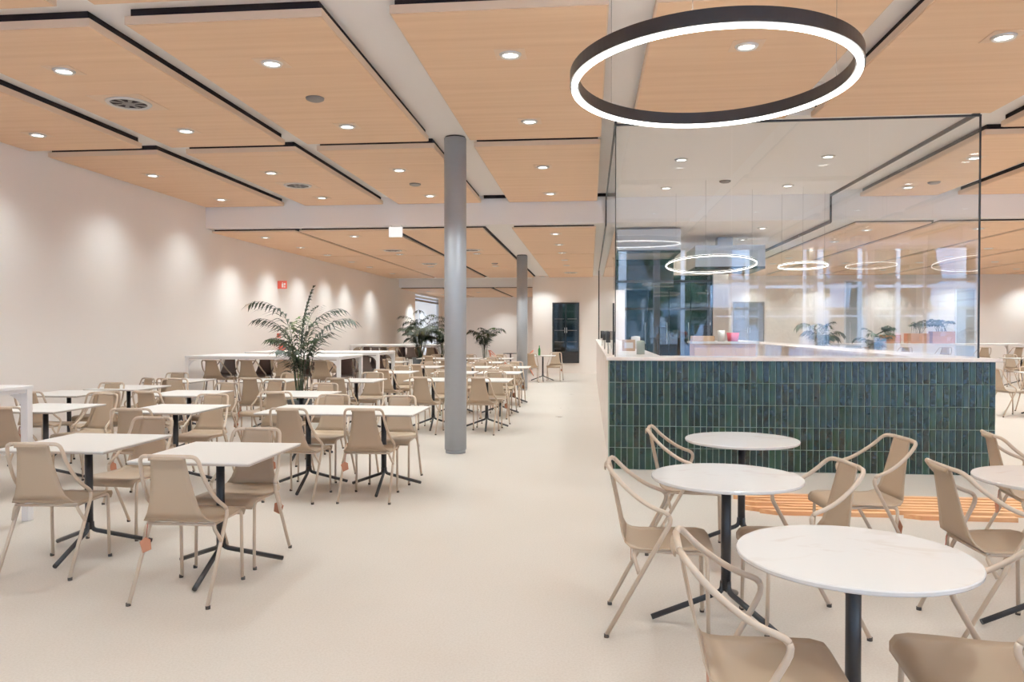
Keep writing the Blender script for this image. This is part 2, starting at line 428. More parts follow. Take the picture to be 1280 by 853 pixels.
for ci, x in enumerate(lx):
    for k, y in enumerate(rowz):
        if ci in (1, 2, 7, 9, 11) and k % 2: continue
        kiosk = ci in (4, 5)
        light_at(x, y, HP2 if not kiosk else HW2-.001, 'round downlight in lower rear ceiling, %s row deep, %s from left wall' % (ORD[k], ORD[ci]), 'downlights in the rear ceiling', WALLR if ci == 0 else SPOTR)
for y in (26.3,):
    for k, x in enumerate([-1.6, .9, 3.2, 5.4, 7.6, 9.8, 12.0, 14.2]):
        light_at(x, y, HP2 if k not in (1,2) else HW2-.001, 'wall washing downlight by the back wall, %s from the left' % ORD[k], 'wall washers by the back wall', WALLR)
for k, (x, y) in enumerate([(-6.36, 30), (-6.36, 33), (-4, 35.5), (-4.5, 31)]):
    light_at(x, y, HP3, 'downlight in the far alcove ceiling, %s from the beam' % ORD[k], 'alcove downlights', SPOTR if k != 2 else WALLR)

# vents and sensors
def make_vent():
    t = thing('ceiling_vent', '', 'vent')
    bm = NB(); box(bm, -.27, .27, -.27, .27, -.004, 0); obj('mounting_plate', bm, M['trimplate'], t)
    bm = NB(); lathe(bm, [(.17, -.003), (.175, -.018), (.2, -.02), (.215, -.004)], 32); obj('outer_ring', bm, M['trimring'], t)
    bm = NB(); cyl(bm, 0, 0, -.008, -.004, .172, 28); obj('dark_opening', bm, M['void'], t)
    bm = NB(); cyl(bm, 0, 0, -.016, -.01, .06, 20)
    for k in range(8):
        a = k*PI/4; bm2 = [bm.verts.new((math.cos(a+d)*r, math.sin(a+d)*r, -.013)) for r, d in ((.05, -.3), (.17, -.28), (.17, .02), (.05, .2))]
        bm.faces.new(bm2)
    obj('swirl_blades', bm, M['greydisc'], t)
    return t
PV = Placer(make_vent())
for x, y, z, l in ((-4.57, 7.26, HP, 'large round swirl vent in the second row oak panel'), (-4.55, 11.66, HP, 'round swirl vent in the third row oak panel, left'),
                   (-4.5, 17.3, HP2, 'round vent in the rear ceiling near the white hanging sign'), (-4.4, 20.9, HP2, 'round vent in the rear ceiling beyond the second one'),
                   (-.6, 24.6, HP2, 'round vent in the rear ceiling before the black fridge'), (-2.7, 17.4, HP2, 'round vent in rear ceiling right of the near column')):
    PV.put((x, y, z-.001), 0, l, 'round ceiling vents')
bm = NB(); lathe(bm, [(.0, -.03), (.06, -.03), (.085, -.018), (.09, 0)], 24)
sd = obj('smoke_detector', bm, M['greydisc']); sds = [(-2.67, 7.3, HP, 'grey round sensor in the second row oak panel'), (-2.7, 11.75, HP, 'grey round sensor in the third row oak panel'),
       (2.1, 12.3, 3.86, 'grey round sensor under the white kiosk ceiling'), (5.25, 12.4, HP, 'grey round sensor in oak panel right of the kiosk'), (-2.6, 21.0, HP2, 'grey sensor in the rear ceiling left of the far column')]
for i, (x, y, z, l) in enumerate(sds):
    o = sd if i == 0 else sd.copy()
    if i: C.objects.link(o)
    o.location = (x, y, z); tag(o, l, 'sensor', 'round ceiling sensors')

# security camera on the white band
t = thing('security_camera', 'small white security camera on the white ceiling band above ring lamp', 'camera', (2.215, 7.75, HW))
bm = NB(); cyl(bm, 0, 0, -.03, 0, .05, 20); cyl(bm, 0, 0, -.09, -.03, .015, 10); obj('bracket', bm, M['white_plain'], t)
bm = NB(); tube(bm, [(0, .07, -.09), (0, -.06, -.13)], .038, 16); obj('housing', bm, M['white_plain'], t)
bm = NB(); tube(bm, [(0, -.055, -.128), (0, -.068, -.132)], .03, 16); obj('camera_lens', bm, M['black'], t)

# columns
for x, y, ht, l in ((-1.665, 9.46, HW, 'tall round silver painted column, the nearer one'), (-1.70, 19.36, HW2, 'round silver painted column farther back')):
    t = thing('column', l, 'column', (x, y, 0))
    bm = NB(); lathe(bm, [(.137, .045), (.137, ht-.02)], 40); obj('shaft', bm, M['column'], t)
    bm = NB(); lathe(bm, [(.125, 0), (.125, .046)], 40); obj('base_collar', bm, M['column'], t)
    bm = NB(); lathe(bm, [(.125, ht-.02), (.125, ht)], 40); obj('top_joint', bm, M['blackframe'], t)

# dark end slots of the white band at the beam
for i, x in enumerate((-1.68, .30)):
    bm = NB(); box(bm, x-.2, x+.2, YBEAM-.07, YBEAM-.01, HW-.05, HW-.0); o = obj('ceiling_slot', bm, M['void'])
    tag(o, 'black air slot at end of white ceiling band, %s' % ('over the near column', 'left of the kiosk')[i], 'vent')

# hanging sign
t = thing('exit_sign', 'blank white lightbox sign hanging below the white beam', 'sign', (-3.47, 13.55, 3.42))
bm = NB(); box(bm, -.12, .12, -.025, .025, -.22, -.04, .006); obj('lightbox', bm, M['sign'], t)
bm = NB(); box(bm, -.1, -.09, -.01, .11, -.04, 0); box(bm, .09, .1, -.01, .11, -.04, 0); obj('bracket', bm, M['white_plain'], t)
# red wall signs
t = thing('fire_sign', 'red projecting fire sign high on the left wall', 'sign', (XL, 16.95, 2.56))
bm = NB(); box(bm, 0, .22, -.006, .006, -.09, .09, .003); obj('red_plate', bm, M['red'], t)
bm = NB(); box(bm, .1, .14, -.0075, -.0065, -.06, .03); box(bm, .11, .13, -.0075, -.0065, .035, .055); box(bm, .15, .19, -.0075, -.0065, -.01, .04); box(bm, .15, .19, -.0075, -.0065, -.06, -.03); obj('pictogram', bm, M['white_plain'], t)
t = thing('alarm_button', 'small red alarm button on the left wall', 'alarm', (XL, 16.95, 1.40))
bm = NB(); box(bm, 0, .05, -.05, .05, -.05, .05, .005); obj('button_box', bm, M['red'], t)
bm = NB(); box(bm, .05, .055, -.02, .02, -.02, .02); obj('button', bm, M['white_plain'], t)
t = thing('fire_extinguisher', 'red fire extinguisher on left wall behind the white high table', 'extinguisher', (XL+.1, 16.95, .68))
bm = NB(); lathe(bm, [(.0, 0), (.07, .005), (.075, .03), (.075, .45), (.05, .52), (.025, .54), (.025, .56)], 20); obj('cylinder', bm, M['red'], t)
bm = NB(); tube(bm, [(0, 0, .56), (0, 0, .6), (.06, 0, .62)], .012, 8); obj('valve', bm, M['black'], t)
bm = NB(); tube(bm, smooth_path([(0, 0, .58), (0, .1, .56), (0, .11, .2)], .06), .01, 8); obj('hose', bm, M['black'], t)
bm = NB(); box(bm, -.1, -.075, -.03, .03, .2, .4); obj('wall_bracket', bm, M['black'], t)

# ------------------------------------------------------------------ chairs
def shell_profile(zoff=0):
    """side profile (y, z, halfwidth) from front edge of the seat to the top of the back"""
    pts = [(.245, .395, .195), (.243, .425, .205), (.225, .446, .212), (.18, .455, .216), (.08, .452, .22), (-.04, .446, .222), (-.12, .444, .222),
           (-.165, .450, .212), (-.195, .470, .186), (-.212, .51, .160), (-.222, .56, .143), (-.238, .64, .126), (-.254, .72, .113), (-.268, .79, .104), (-.276, .822, .102), (-.286, .836, .102), (-.296, .83, .102), (-.297, .815, .102)]
    return [(y, z+zoff, w) for y, z, w in pts]
def grid(prof, n=9, sag=.008):
    out = []
    for y, z, w in prof:
        out.append([((2*j/(n-1)-1)*w, y+(sag*(1-(2*j/(n-1)-1)**2)*(-1 if z > .56 else 0)), z-(sag*(1-(2*j/(n-1)-1)**2) if y > -.16 and y < .22 else 0)) for j in range(n)])
    return out

def make_chair(mbody, mtube, with_tag=True, name='armchair', low=False):
    t = thing(name, '', 'chair')
    P = shell_profile()
    bm = NB(); sheet(bm, grid(P[:9])); obj('seat', bm, mbody, t)
    bm = NB(); sheet(bm, grid(P[8:])); obj('backrest', bm, mbody, t)
    for s in (-1, 1):
        foot = (s*.232, -.285, .012); bend = (s*.272, .045, .632)
        arm = [bend, (s*.268, -.03, .652), (s*.250, -.13, .700), (s*.228, -.215, .775), (s*.205, -.262, .822)]
        full = smooth_path([foot, bend, (s*.266, -.075, .668), (s*.236, -.2, .758), (s*.208, -.268, .835), (s*.10, -.285, .838)], {1: .07, 2: .08, 3: .08, 4: .045}, 5)
        if low:
            full = smooth_path([(s*.228, -.285, .012), (s*.226, -.03, .495), (s*.205, -.14, .575), (s*.182, -.225, .70), (s*.168, -.272, .836), (s*.09, -.285, .838)], {1: .05, 2: .06, 3: .08, 4: .045}, 5)
        cut = 5
        bm = NB(); tube(bm, full[:cut], .0115, 8); lg = obj('leg', bm, mtube, t)
        bm = NB(); tube(bm, full[cut-1:], .0115, 8); obj('armrest', bm, mtube, t)
        bm = NB(); cyl(bm, foot[0], foot[1], 0, .018, .0135, 10); obj('foot_cap', bm, M['rubber'], lg)
        fr = smooth_path([(s*.195, .215, .012), (s*.195, .205, .432), (s*.195, -.16, .432), (s*(.233 if low else .245), -.125, .33)], {1: .035, 2: .04}, 4)
        bm = NB(); tube(bm, fr, .0105, 8); lg = obj('leg', bm, mtube, t)
        bm = NB(); cyl(bm, s*.2, .215, 0, .018, .013, 10); obj('foot_cap', bm, M['rubber'], lg)
    bm = NB(); tube(bm, [(-.11, -.285, .838), (.11, -.285, .838)], .0115, 8); obj('top_rail', bm, mtube, t)
    bm = NB(); tube(bm, [(-.2, .19, .43), (.2, .19, .43)], .009, 8); obj('seat_bar', bm, mtube, t)
    bm = NB(); tube(bm, [(-.2, -.15, .43), (.2, -.15, .43)], .009, 8); obj('seat_bar', bm, mtube, t)
    if with_tag:
        tg = NB(); a = [(-.20, -.17, .355), (-.235, -.17, .325), (-.215, -.17, .262), (-.165, -.17, .285), (-.17, -.17, .34)]
        f1 = [tg.verts.new(p) for p in a]; f2 = [tg.verts.new((p[0], p[1]+.004, p[2])) for p in a]
        tg.faces.new(f1); tg.faces.new(f2[::-1])
        for k in range(5): tg.faces.new((f1[k], f1[(k+1) % 5], f2[(k+1) % 5], f2[k]))
        lt = obj('paper_tag', tg, M['tag'], t); lt['label'] = 'rust brown hanging tag'
        bm = NB(); tube(bm, [(-.195, -.168, .35), (-.19, -.16, .43)], .0018, 5); obj('string', bm, M['string'], lt)
    return t

def make_stool(mbody, mtube, name='bar_stool'):
    t = thing(name, '', 'stool'); zo = .30
    P = shell_profile(zo)
    P = [(y, (z-.05) if z < .80 else z-.05-.075*(z-.80)/.34, w) for y, z, w in P]
    bm = NB(); sheet(bm, [[(x, y, z) for x, y, z in r] for r in grid(P[:9], sag=0)]); obj('seat', bm, mbody, t)
    bm = NB(); sheet(bm, grid(P[8:], sag=.0)); obj('backrest', bm, mbody, t)
    for s in (-1, 1):
        full = smooth_path([(s*.215, -.07, .685), (s*.235, .0, .75), (s*.225, -.12, .83), (s*.195, -.22, .93), (s*.17, -.268, 1.008), (s*.10, -.285, 1.012)], {1: .05, 2: .06, 3: .08, 4: .045}, 5)
        bm = NB(); tube(bm, full, .011, 8); obj('armrest', bm, mtube, t)
        for y0, y1 in ((.24, .15), (-.26, -.13)):
            bm = NB(); tube(bm, [(s*.23, y0, .012), (s*.19, y1, .69)], .011, 8); lg = obj('leg', bm, mtube, t)
            bm = NB(); cyl(bm, s*.23, y0, 0, .018, .013, 10); obj('foot_cap', bm, M['rubber'], lg)
    bm = NB(); tube(bm, [(-.11, -.285, 1.012), (.11, -.285, 1.012)], .011, 8); obj('top_rail', bm, mtube, t)
    bm = NB(); tube(bm, [(-.215, .202, .3), (.215, .202, .3), (.215, -.21, .3), (-.215, -.21, .3), (-.215, .202, .3)], .009, 8); obj('footrest', bm, mtube, t)
    return t

AC = Placer(make_chair(M['chair'], M['chair_tube'], True))
CH = Placer(make_chair(M['chair'], M['chair_tube'], True, 'side_chair', True))
CH2 = Placer(make_chair(M['chair'], M['chair_tube'], False, 'side_chair', True))
ST = Placer(make_stool(M['chair'], M['chair_tube']))
STD = Placer(make_stool(M['dark_chair'], M['dark_chair']))
def face(dx, dy): return math.atan2(-dx, dy)      # chair's +Y turned to (dx, dy)
def J(a=.03): return random.uniform(-a, a)

# ------------------------------------------------------------------ tables
TH_ = .765
def star_base(t, h=TH_, rot=0):
    bm = NB(); cyl(bm, 0, 0, .16, h-.02, .026, 16); obj('pole', bm, M['black'], t)
    for a in (-85, 40, 155):
        a = math.radians(a)+rot; c, s = math.cos(a), math.sin(a)
        bm = NB(); tube(bm, smooth_path([(c*.016, s*.016, .21), (c*.018, s*.018, .155), (c*.395, s*.395, .02)], .03, 3), .0155, 8)
        obj('leg', bm, M['black'], t)
    bm = NB(); box(bm, -.11, .11, -.11, .11, h-.028, h-.02, .002); obj('mounting_plate', bm, M['black'], t)
def make_square():
    t = thing('square_table', '', 'table')
    bm = NB(); box(bm, -.375, .375, -.40, .40, TH_-.0, TH_+.001); 
    bm.free(); bm = NB(); box(bm, -.375, .375, -.40, .40, TH_-.008, TH_, .002); obj('tabletop', bm, M['top'], t)
    bm = NB(); box(bm, -.372, .372, -.397, .397, TH_-.020, TH_-.008, .002); obj('top_core', bm, M['topedge'], t)
    star_base(t); return t
def make_round(rot=0):
    t = thing('round_table', '', 'table')
    bm = NB(); lathe(bm, [(.0, TH_-.019), (.385, TH_-.019), (.39, TH_-.014), (.391, TH_-.004), (.388, TH_), (.0, TH_)], 96)
    o = obj('tabletop', bm, M['marble'], t)
    for p in o.data.polygons: p.use_smooth = False
    star_base(t, rot=rot); return t
SQ = Placer(make_square())

# nearer square tables: (x, y, base turn, phrase, near chair offset, far chair offset)
sq = [
 (-3.44, 4.97, 0, 'front left square table', (.02, -.31, 4), (-.02, .52, 176)),
 (-2.33, 4.65, 30, 'nearest square table', (.01, -.35, 0), (0, .27, 180)),
 (-4.05, 7.17, 10, 'square table behind the front left one', (-.02, -.52, 10), (.02, .45, 180)),
 (-2.72, 7.22, 8, 'left square table of the joined pair', (.08, -.40, -3), (.0, .46, 178)),
 (-1.97, 7.22, 0, 'right square table of the joined pair', (-.02, -.36, 2), (-.01, .42, 182)),
 (-3.47, 8.97, 20, 'square table before the tall palm', (-.05, -.42, 5), (.05, .40, 176)),
 (-4.87, 8.93, -10, 'square table left of the palm table', (-.1, -.45, -4), (.12, .40, 170)),
 (-5.38, 7.12, 15, 'left square table beside the white high table', (.02, -.48, 20), (.1, .45, 168)),
 (-6.32, 8.77, 0, 'square table nearest the left wall', (.05, -.48, 0), (.1, .43, 180)),
 (-6.15, 9.72, 12, 'second square table along the left wall', (.4, .35, 200), (-.25, .42, 150)),
 (-6.2, 11.12, 0, 'square table before the long white high table, left', (.2, -.45, 5), (-.35, .36, 190)),
 (-4.85, 11.3, 25, 'small square table before the long high table, middle', (.0, -.45, 0), (.1, .33, 180)),
 (-3.55, 11.45, 0, 'square table right of the long high table', (-.08, -.45, 4), (.05, .45, 180)),
]
for x, y, rot, d, n_, f_ in sq:
    SQ.put((x, y, 0), math.radians(rot) if False else 0, d.replace('square table', 'white square table') + ', three-legged black base', 'white square tables')
    i = random.random()
    (CH if i < .75 else CH2).put((x+n_[0], y+n_[1], 0), math.radians(n_[2]), 'beige chair on near side of the ' + d, 'beige chairs at square tables')
    (CH if i > .3 else CH2).put((x+f_[0], y+f_[1], 0), math.radians(f_[2]), 'beige chair on far side of the ' + d, 'beige chairs at square tables')
CH2.put((-5.62, 8.25, 0), math.radians(52), 'beige chair turned diagonally between the left wall tables', 'beige chairs at square tables')
CH.put((-4.35, 9.9, 0), math.radians(170), 'beige chair left of the palm pot', 'beige chairs at square tables')

# grid of tables farther back
grid_t = []
for r_i, y in enumerate((11.75, 13.75, 15.75, 18.0, 20.4)):
    xs = {0: (-1.58, -2.42), 1: (-1.60, -2.42, -3.55), 2: (-1.60, -2.42, -3.45), 3: (-2.42, -3.3, -4.75), 4: (-2.42, -3.3, -4.2)}[r_i]
    for c_i, x in enumerate(xs): grid_t.append((x, y, r_i, c_i))
for x, y, r_i, c_i in grid_t:
    d = 'back grid table, %s row, %s from aisle' % (ORD[r_i], ORD[c_i])
    SQ.put((x, y, 0), 0, 'white square ' + d.replace('back grid table', 'table of the back grid'), 'white square tables at the back')
    CH2.put((x+J(.05), y-.42+J(.05), 0), math.radians(J(7)*1), 'beige chair, near side of ' + d, 'beige chairs in the back table grid')
    (CH if c_i == 0 else CH2).put((x+J(.05), y+.42+J(.05), 0), math.radians(180+J(8)), 'beige chair, far side of ' + d, 'beige chairs in the back table grid')
SQ.put((-1.38, 22.75, 0), 0, 'white square table with the green bottle near the fridge', 'white square tables at the back')
CH2.put((-1.72, 22.45, 0), math.radians(5), 'beige chair at the green bottle table', 'beige chairs in the back table grid')
CH.put((-1.05, 23.1, 0), math.radians(175), 'beige chair beyond the green bottle table', 'beige chairs in the back table grid')
bm = NB(); lathe(bm, [(0, 0), (.036, .002), (.037, .17), (.03, .2), (.015, .24), (.014, .29), (.016, .3)], 16); o = obj('bottle', bm, M['green'], None, (-1.48, 22.7, TH_)); tag(o, 'green glass bottle standing on the far square table', 'bottle')
# two orange chairs far back, before the back wall
OC = Placer(make_chair(M['orange'], M['orange'], False))
OC.put((-3.05, 25.4, 0), math.radians(-70), 'orange armchair left of the far column', 'orange armchairs')
OC.put((-2.15, 25.5, 0), math.radians(95), 'orange armchair just right of the far column', 'orange armchairs')
t = thing('cafe_table', 'small dark table between the orange armchairs', 'table', (-2.62, 25.45, 0))
bm = NB(); cyl(bm, 0, 0, .73, .75, .25, 24); obj('tabletop', bm, M['black'], t); star_base(t, .75)

# right wing
for i, (x, y) in enumerate(((8.15, 14.6), (11.6, 22.0), (10.4, 17.2), (9.6, 20.0), (12.8, 19.0))):
    d = ('right wing table nearest the kiosk', 'right wing table farthest back', 'right wing table, second nearest', 'right wing table behind the kiosk corner', 'right wing table farthest to the right')[i]
    SQ.put((x, y, 0), 0, 'white square table, the ' + d, 'white square tables in the right wing')
    CH2.put((x-.25, y-.42, 0), math.radians(10), 'beige chair on near side of the ' + d, 'beige chairs in the right wing')
    CH2.put((x+.05, y+.44, 0), math.radians(176), 'beige chair on far side of the ' + d, 'beige chairs in the right wing')
CH2.put((7.45, 14.5, 0), math.radians(-80), 'beige chair left of the nearest right wing table', 'beige chairs in the right wing')

# high white communal tables
def high_table(x0, x1, y0, y1, label, h=1.09):
    t = thing('high_table', label, 'table', ((x0+x1)/2, (y0+y1)/2, 0))
    hw, hd = (x1-x0)/2, (y1-y0)/2
    bm = NB(); box(bm, -hw, hw, -hd, hd, h-.03, h, .006); obj('tabletop', bm, M['whitemetal'], t)
    bm = NB()
    for s in (-1, 1):
        box(bm, -hw+.03, hw-.03, s*(hd-.03)-.015, s*(hd-.03)+.015, h-.058, h-.03)
        box(bm, s*(hw-.03)-.015, s*(hw-.03)+.015, -hd+.03, hd-.03, h-.058, h-.03)
    obj('apron', bm, M['whitemetal'], t)
    for sx in (-1, 1):
        for sy in (-1, 1):
            bm = NB(); lx_, ly = sx*(hw-.035), sy*(hd-.035); box(bm, lx_-.03, lx_+.03, ly-.03, ly+.03, 0, h-.03, .006)
            # curved gussets
            pts = [(0, 0)]+[(.14*(1-math.cos(a)), -.14*(1-math.sin(a))) for a in [k*PI/12 for k in range(7)]][::-1]
            f1 = []; f2 = []
            for px, pz in [(.0, 0), (.17, 0)]+[(.17-.17*math.sin(k*PI/12)+.0, -.17+.17*math.cos(k*PI/12)) for k in range(1, 7)]:
                f1.append(bm.verts.new((lx_-sx*(.02+px), ly-.012, h-.07+pz))); f2.append(bm.verts.new((lx_-sx*(.02+px), ly+.012, h-.07+pz)))
            bm.faces.new(f1); bm.faces.new(f2[::-1])
            for k in range(len(f1)): bm.faces.new((f1[k], f1[(k+1) % len(f1)], f2[(k+1) % len(f1)], f2[k]))
            obj('leg', bm, M['whitemetal'], t)
    return t
high_table(-7.0, -4.47, 4.75, 5.78, 'white high table cut by the left edge of the picture')
high_table(-6.85, -4.13, 12.42, 13.72, 'long white high table behind the palm, the nearer')
high_table(-6.85, -4.10, 14.7, 15.95, 'long white high table behind the first long one')
high_table(-7.0, -4.3, 21.95, 23.2, 'long white high table farthest back by the left wall')
high_table(7.4, 12.6, 23.7, 24.6, 'long white high table behind the kiosk with planters', 1.12)
for k, x in enumerate((-6.42, -5.80, -5.14, -4.50)):
    ST.put((x, 12.79, 0), math.radians(J(6)), 'beige bar stool before the nearer long high table, %s from left' % ORD[k], 'beige bar stools')
    STD.put(((-6.64, -5.95, -5.22, -4.42)[k], 13.33, 0), math.radians(176+J(8)), 'dark brown bar stool beyond the nearer high table, %s from left' % ORD[k], 'dark bar stools')
for k, x in enumerate((-6.4, -5.75, -5.1, -4.45)):
    (ST if k != 3 else STD).put((x, 15.07, 0), math.radians(J(6)), 'bar stool before the second long high table, %s from left' % ORD[k], 'bar stools at the second high table')
    (STD if k % 2 else ST).put((x, 15.59, 0), math.radians(180+J(8)), 'bar stool beyond the second long high table, %s from left' % ORD[k], 'bar stools at the second high table')
for k, x in enumerate((-6.85, -6.3, -5.75, -5.2, -4.65)):
    (ST, STD, ST, STD, ST)[k].put((x, 22.33, 0), math.radians(J(6)), 'bar stool before the farthest high table, %s from left' % ORD[k], 'bar stools at the farthest high table')
    (STD, ST, STD, ST, STD)[k].put((x, 22.83, 0), math.radians(180+J(8)), 'bar stool beyond the farthest high table, %s from left' % ORD[k], 'bar stools at the farthest high table')
for k, x in enumerate((8.2, 9.3, 10.4, 11.5, 12.45)):
    ST.put((x, 23.98, 0), math.radians(J(6)), 'bar stool at the planter high table, %s from left' % ORD[k], 'bar stools at the planter high table')

# ------------------------------------------------------------------ right group: marble rounds
RT = Placer(make_round(math.radians(32)))
g = 'round marble tables in the foreground'
RT.put((.91, 2.75, 0), 0, 'round white marble table nearest the camera', g)
RT.put((.72, 4.14, 0), 0, 'round marble table second from the camera', g)
RT.put((1.07, 5.55, 0), 0, 'round marble table closest to the green tiles', g)
RT.put((2.42, 4.24, 0), 0, 'round marble table at the right edge', g)
RT.put((3.50, 5.42, 0), 0, 'round marble table mostly cut off beyond the right edge', g)
g = 'beige armchairs at the round tables'
for x, y, fx, fy, l in (
    (.385, 4.06, 1, -.06, 'beige armchair left of the second round table, facing right'),
    (.70, 5.47, 1, -.12, 'beige armchair left of the round table by the tiles'),
    (.575, 2.56, 1, -.06, 'beige armchair in the foreground left of the nearest round table'),
    (1.29, 2.62, -1, .10, 'beige armchair in the bottom right corner, seat toward the nearest table'),
    (1.07, 4.13, -1, -.12, 'beige armchair between second round table and nearest one, facing left'),
    (1.73, 5.15, -1, -.10, 'beige armchair right of the tile-side round table, facing left'),
    (2.09, 4.17, 1, .02, 'beige armchair at the right edge table, facing right'),
    (2.95, 5.40, 1, -.15, 'beige armchair before the kiosk right corner')):
    AC.put((x, y, 0), face(fx, fy), l, g)

# timber battens lying on the floor in front of the bar
g = 'timber battens on the floor'
pk = [(1.42, 2.45, 6.56, 0, 'short timber batten at the left front of the bundle'), (2.55, 3.40, 6.50, 0, 'short timber batten at the right front of the bundle'),
      (1.30, 3.55, 6.67, 0, 'long orange timber batten, second from the front'), (1.60, 3.70, 6.77, 0, 'long orange timber batten, third from the front'),
      (1.32, 3.80, 6.87, 0, 'long orange timber batten, fourth from the front'), (1.45, 3.75, 6.98, 0, 'long orange timber batten, fifth from the front'),
      (1.30, 3.85, 7.09, 0, 'long orange timber batten, sixth from the front'), (1.5, 3.9, 7.21, 0, 'long orange timber batten, the rearmost')]
for x0, x1, y, z, l in pk:
    bm = NB(); vs = []
    for zz in (0, .035):
        for px, py in ((x0, y+.03), (x0+.12, y-.03), (x1, y-.03), (x1, y+.03)): vs.append(bm.verts.new((px-(x0+x1)/2, py-y, zz)))
    for q in ((0, 3, 2, 1), (4, 5, 6, 7), (0, 1, 5, 4), (1, 2, 6, 5), (2, 3, 7, 6), (3, 0, 4, 7)): bm.faces.new([vs[i] for i in q])
    o = obj('timber_batten', bm, M['plank'], None, ((x0+x1)/2, y, 0)); tag(o, l, 'timber', g)

# ------------------------------------------------------------------ the kiosk
KX0, KX1, KY0, KY1 = .215, 4.235, 8.50, 24.0
GX0, GX1, GY = .285, 4.10, 8.60
CTZ = 1.235
t = thing('bar_counter', 'long bar counter with green tiled front and pale stone top', 'counter', ((KX0+KX1)/2, KY0, 0))
ox, oy = t.location.x, t.location.y
bm = NB(); box(bm, KX0-ox, KX1-ox, .012, .55, 0, CTZ-.035); obj('tile_backing', bm, M['grout'], t)
bm = NB(); cl = bm.loops.layers.float_color.new('Col')
n_t = 61; pw = (KX1-KX0)/n_t; ph = (CTZ-.037)/5
pal = [(34, 74, 60), (26, 64, 56), (42, 86, 62), (27, 60, 50), (40, 76, 48), (25, 58, 54), (46, 88, 60), (30, 68, 60), (48, 60, 44)]
def add_tile(bm, o0, ux, n_, w, z0, z1, col):
    """o0 origin corner, ux along, n_ outward normal"""
    b = .004; tl = [random.uniform(-.0022, .0022) for _ in range(4)]
    base = [(0, z0), (w, z0), (w, z1), (0, z1)]; ins = [(b, z0+b), (w-b, z0+b), (w-b, z1-b), (b, z1-b)]
    A = [bm.verts.new(o0+ux*a+Vector((0, 0, z))) for a, z in base]
    B = [bm.verts.new(o0+ux*a+Vector((0, 0, z))+n_*(.009+tl[i])) for i, (a, z) in enumerate(ins)]
    fs = [bm.faces.new(B)]+[bm.faces.new((A[k], A[(k+1) % 4], B[(k+1) % 4], B[k])) for k in range(4)]
    for f in fs:
        for lp in f.loops: lp[cl] = col
for r_ in range(5):
    for k in range(n_t):
        c = random.choice(pal); v = random.uniform(.46, .70); c = srgb(*[min(255, q*v) for q in c])
        add_tile(bm, Vector((KX0-ox+k*pw+.0028, .012, 0)), Vector((1, 0, 0)), Vector((0, -1, 0)), pw-.0056, r_*ph+.003, (r_+1)*ph-.003, c)
obj('green_tiles', bm, M['tile'], t)
bm = NB(); box(bm, KX0-ox-.03, KX1-ox+.03, -.03, .56, CTZ-.035, CTZ, .004); obj('stone_top', bm, M['stone'], t)

t = thing('side_counter', 'pale stone side counter running back along the aisle', 'counter', (KX0, KY0+.56, 0))
L = KY1-KY0-.56
bm = NB(); box(bm, 0, .55, 0, L, 0, CTZ-.035); obj('cladding', bm, M['stone'], t)
bm = NB(); box(bm, -.03, .6, .001, L, CTZ-.035, CTZ, .004); obj('stone_top', bm, M['stone'], t)
t = thing('side_counter', 'pale side counter on the right side of the kiosk', 'counter', (KX1, KY0+.56, 0))
bm = NB(); box(bm, -.55, 0, 0, L, 0, CTZ-.035); obj('cladding', bm, M['stone'], t)
bm = NB(); box(bm, -.6, .03, .001, L, CTZ-.035, CTZ, .004); obj('stone_top', bm, M['stone'], t)

# kiosk white ceiling
bm = NB(); box(bm, GX0+.02, GX1-.02, GY+.02, YBEAM-.01, 3.86, HW-.001); o = struct('ceiling_kiosk', bm, M['white'])
# glass enclosure
def pane_thing(name, label, boxes, frames):
    t = thing(name, label, 'glass partition')
    for x0, x1, y0, y1, z0, z1 in boxes:
        bm = NB()
        q = ((x0, y0), (x1, y0)) if x1-x0 > y1-y0 else ((x0, y0), (x0, y1))
        bm.faces.new([bm.verts.new(p) for p in ((*q[0], z0), (*q[1], z0), (*q[1], z1), (*q[0], z1))]); obj('glass_pane', bm, M['glass'], t)
    bm = NB()
    for b in frames: box(bm, *b)
    obj('black_channel', bm, M['blackframe'], t)
    return t
top1 = 3.79
xs = [GX0, 1.54, 2.98, GX1]
jb = []
for k in range(3): jb.append((xs[k]+.003, xs[k+1]-.003, GY, GY+.003, CTZ, top1))
fr = [(GX0-.01, GX1+.01, GY-.012, GY+.016, top1, top1+.02), (GX1-.004, GX1+.012, GY-.006, GY+.01, CTZ, top1), (GX0-.006, GX0+.004, GY-.004, GY+.008, CTZ, top1)]
pane_thing('glass_screen', 'tall clear glass screen above the green tiled bar front', jb, fr)
for gx, lab, sd_ in ((GX0, 'clear glass screen along the aisle side of the kiosk', -1), (GX1, 'clear glass screen along the right side of the kiosk', 1)):
    bs, fs = [], []
    for y0, y1 in ((GY+.02, 11.1), (11.1, YBEAM)): bs.append((gx-.0015, gx+.0015, y0+.003, y1-.003, CTZ, top1+.025))
    for y0, y1 in ((YBEAM, 17.2), (17.2, 20.6), (20.6, 23.95)): bs.append((gx-.0015, gx+.0015, y0+.003, y1-.003, CTZ, HP2))
    fs.append((gx-.012, gx+.012, GY+.02, YBEAM, top1+.025, top1+.07))
    fs.append((gx-.012, gx+.012, YBEAM-.035, YBEAM, HW2-.05, top1+.07))
    fs.append((gx-.012, gx+.012, YBEAM, 23.95, HP2+.0, HP2+.055))
    fs.append((gx-.02, gx+.02, 23.9, 23.95, CTZ, HP2))
    pane_thing('glass_screen', lab, bs, fs)
# black slim post on the aisle side
bm = NB(); box(bm, GX0-.012, GX0+.012, 9.25, 9.275, CTZ, CTZ+.62); o = obj('black_post', bm, M['blackframe']); tag(o, 'slim black post at the left front corner of the glass', 'post')
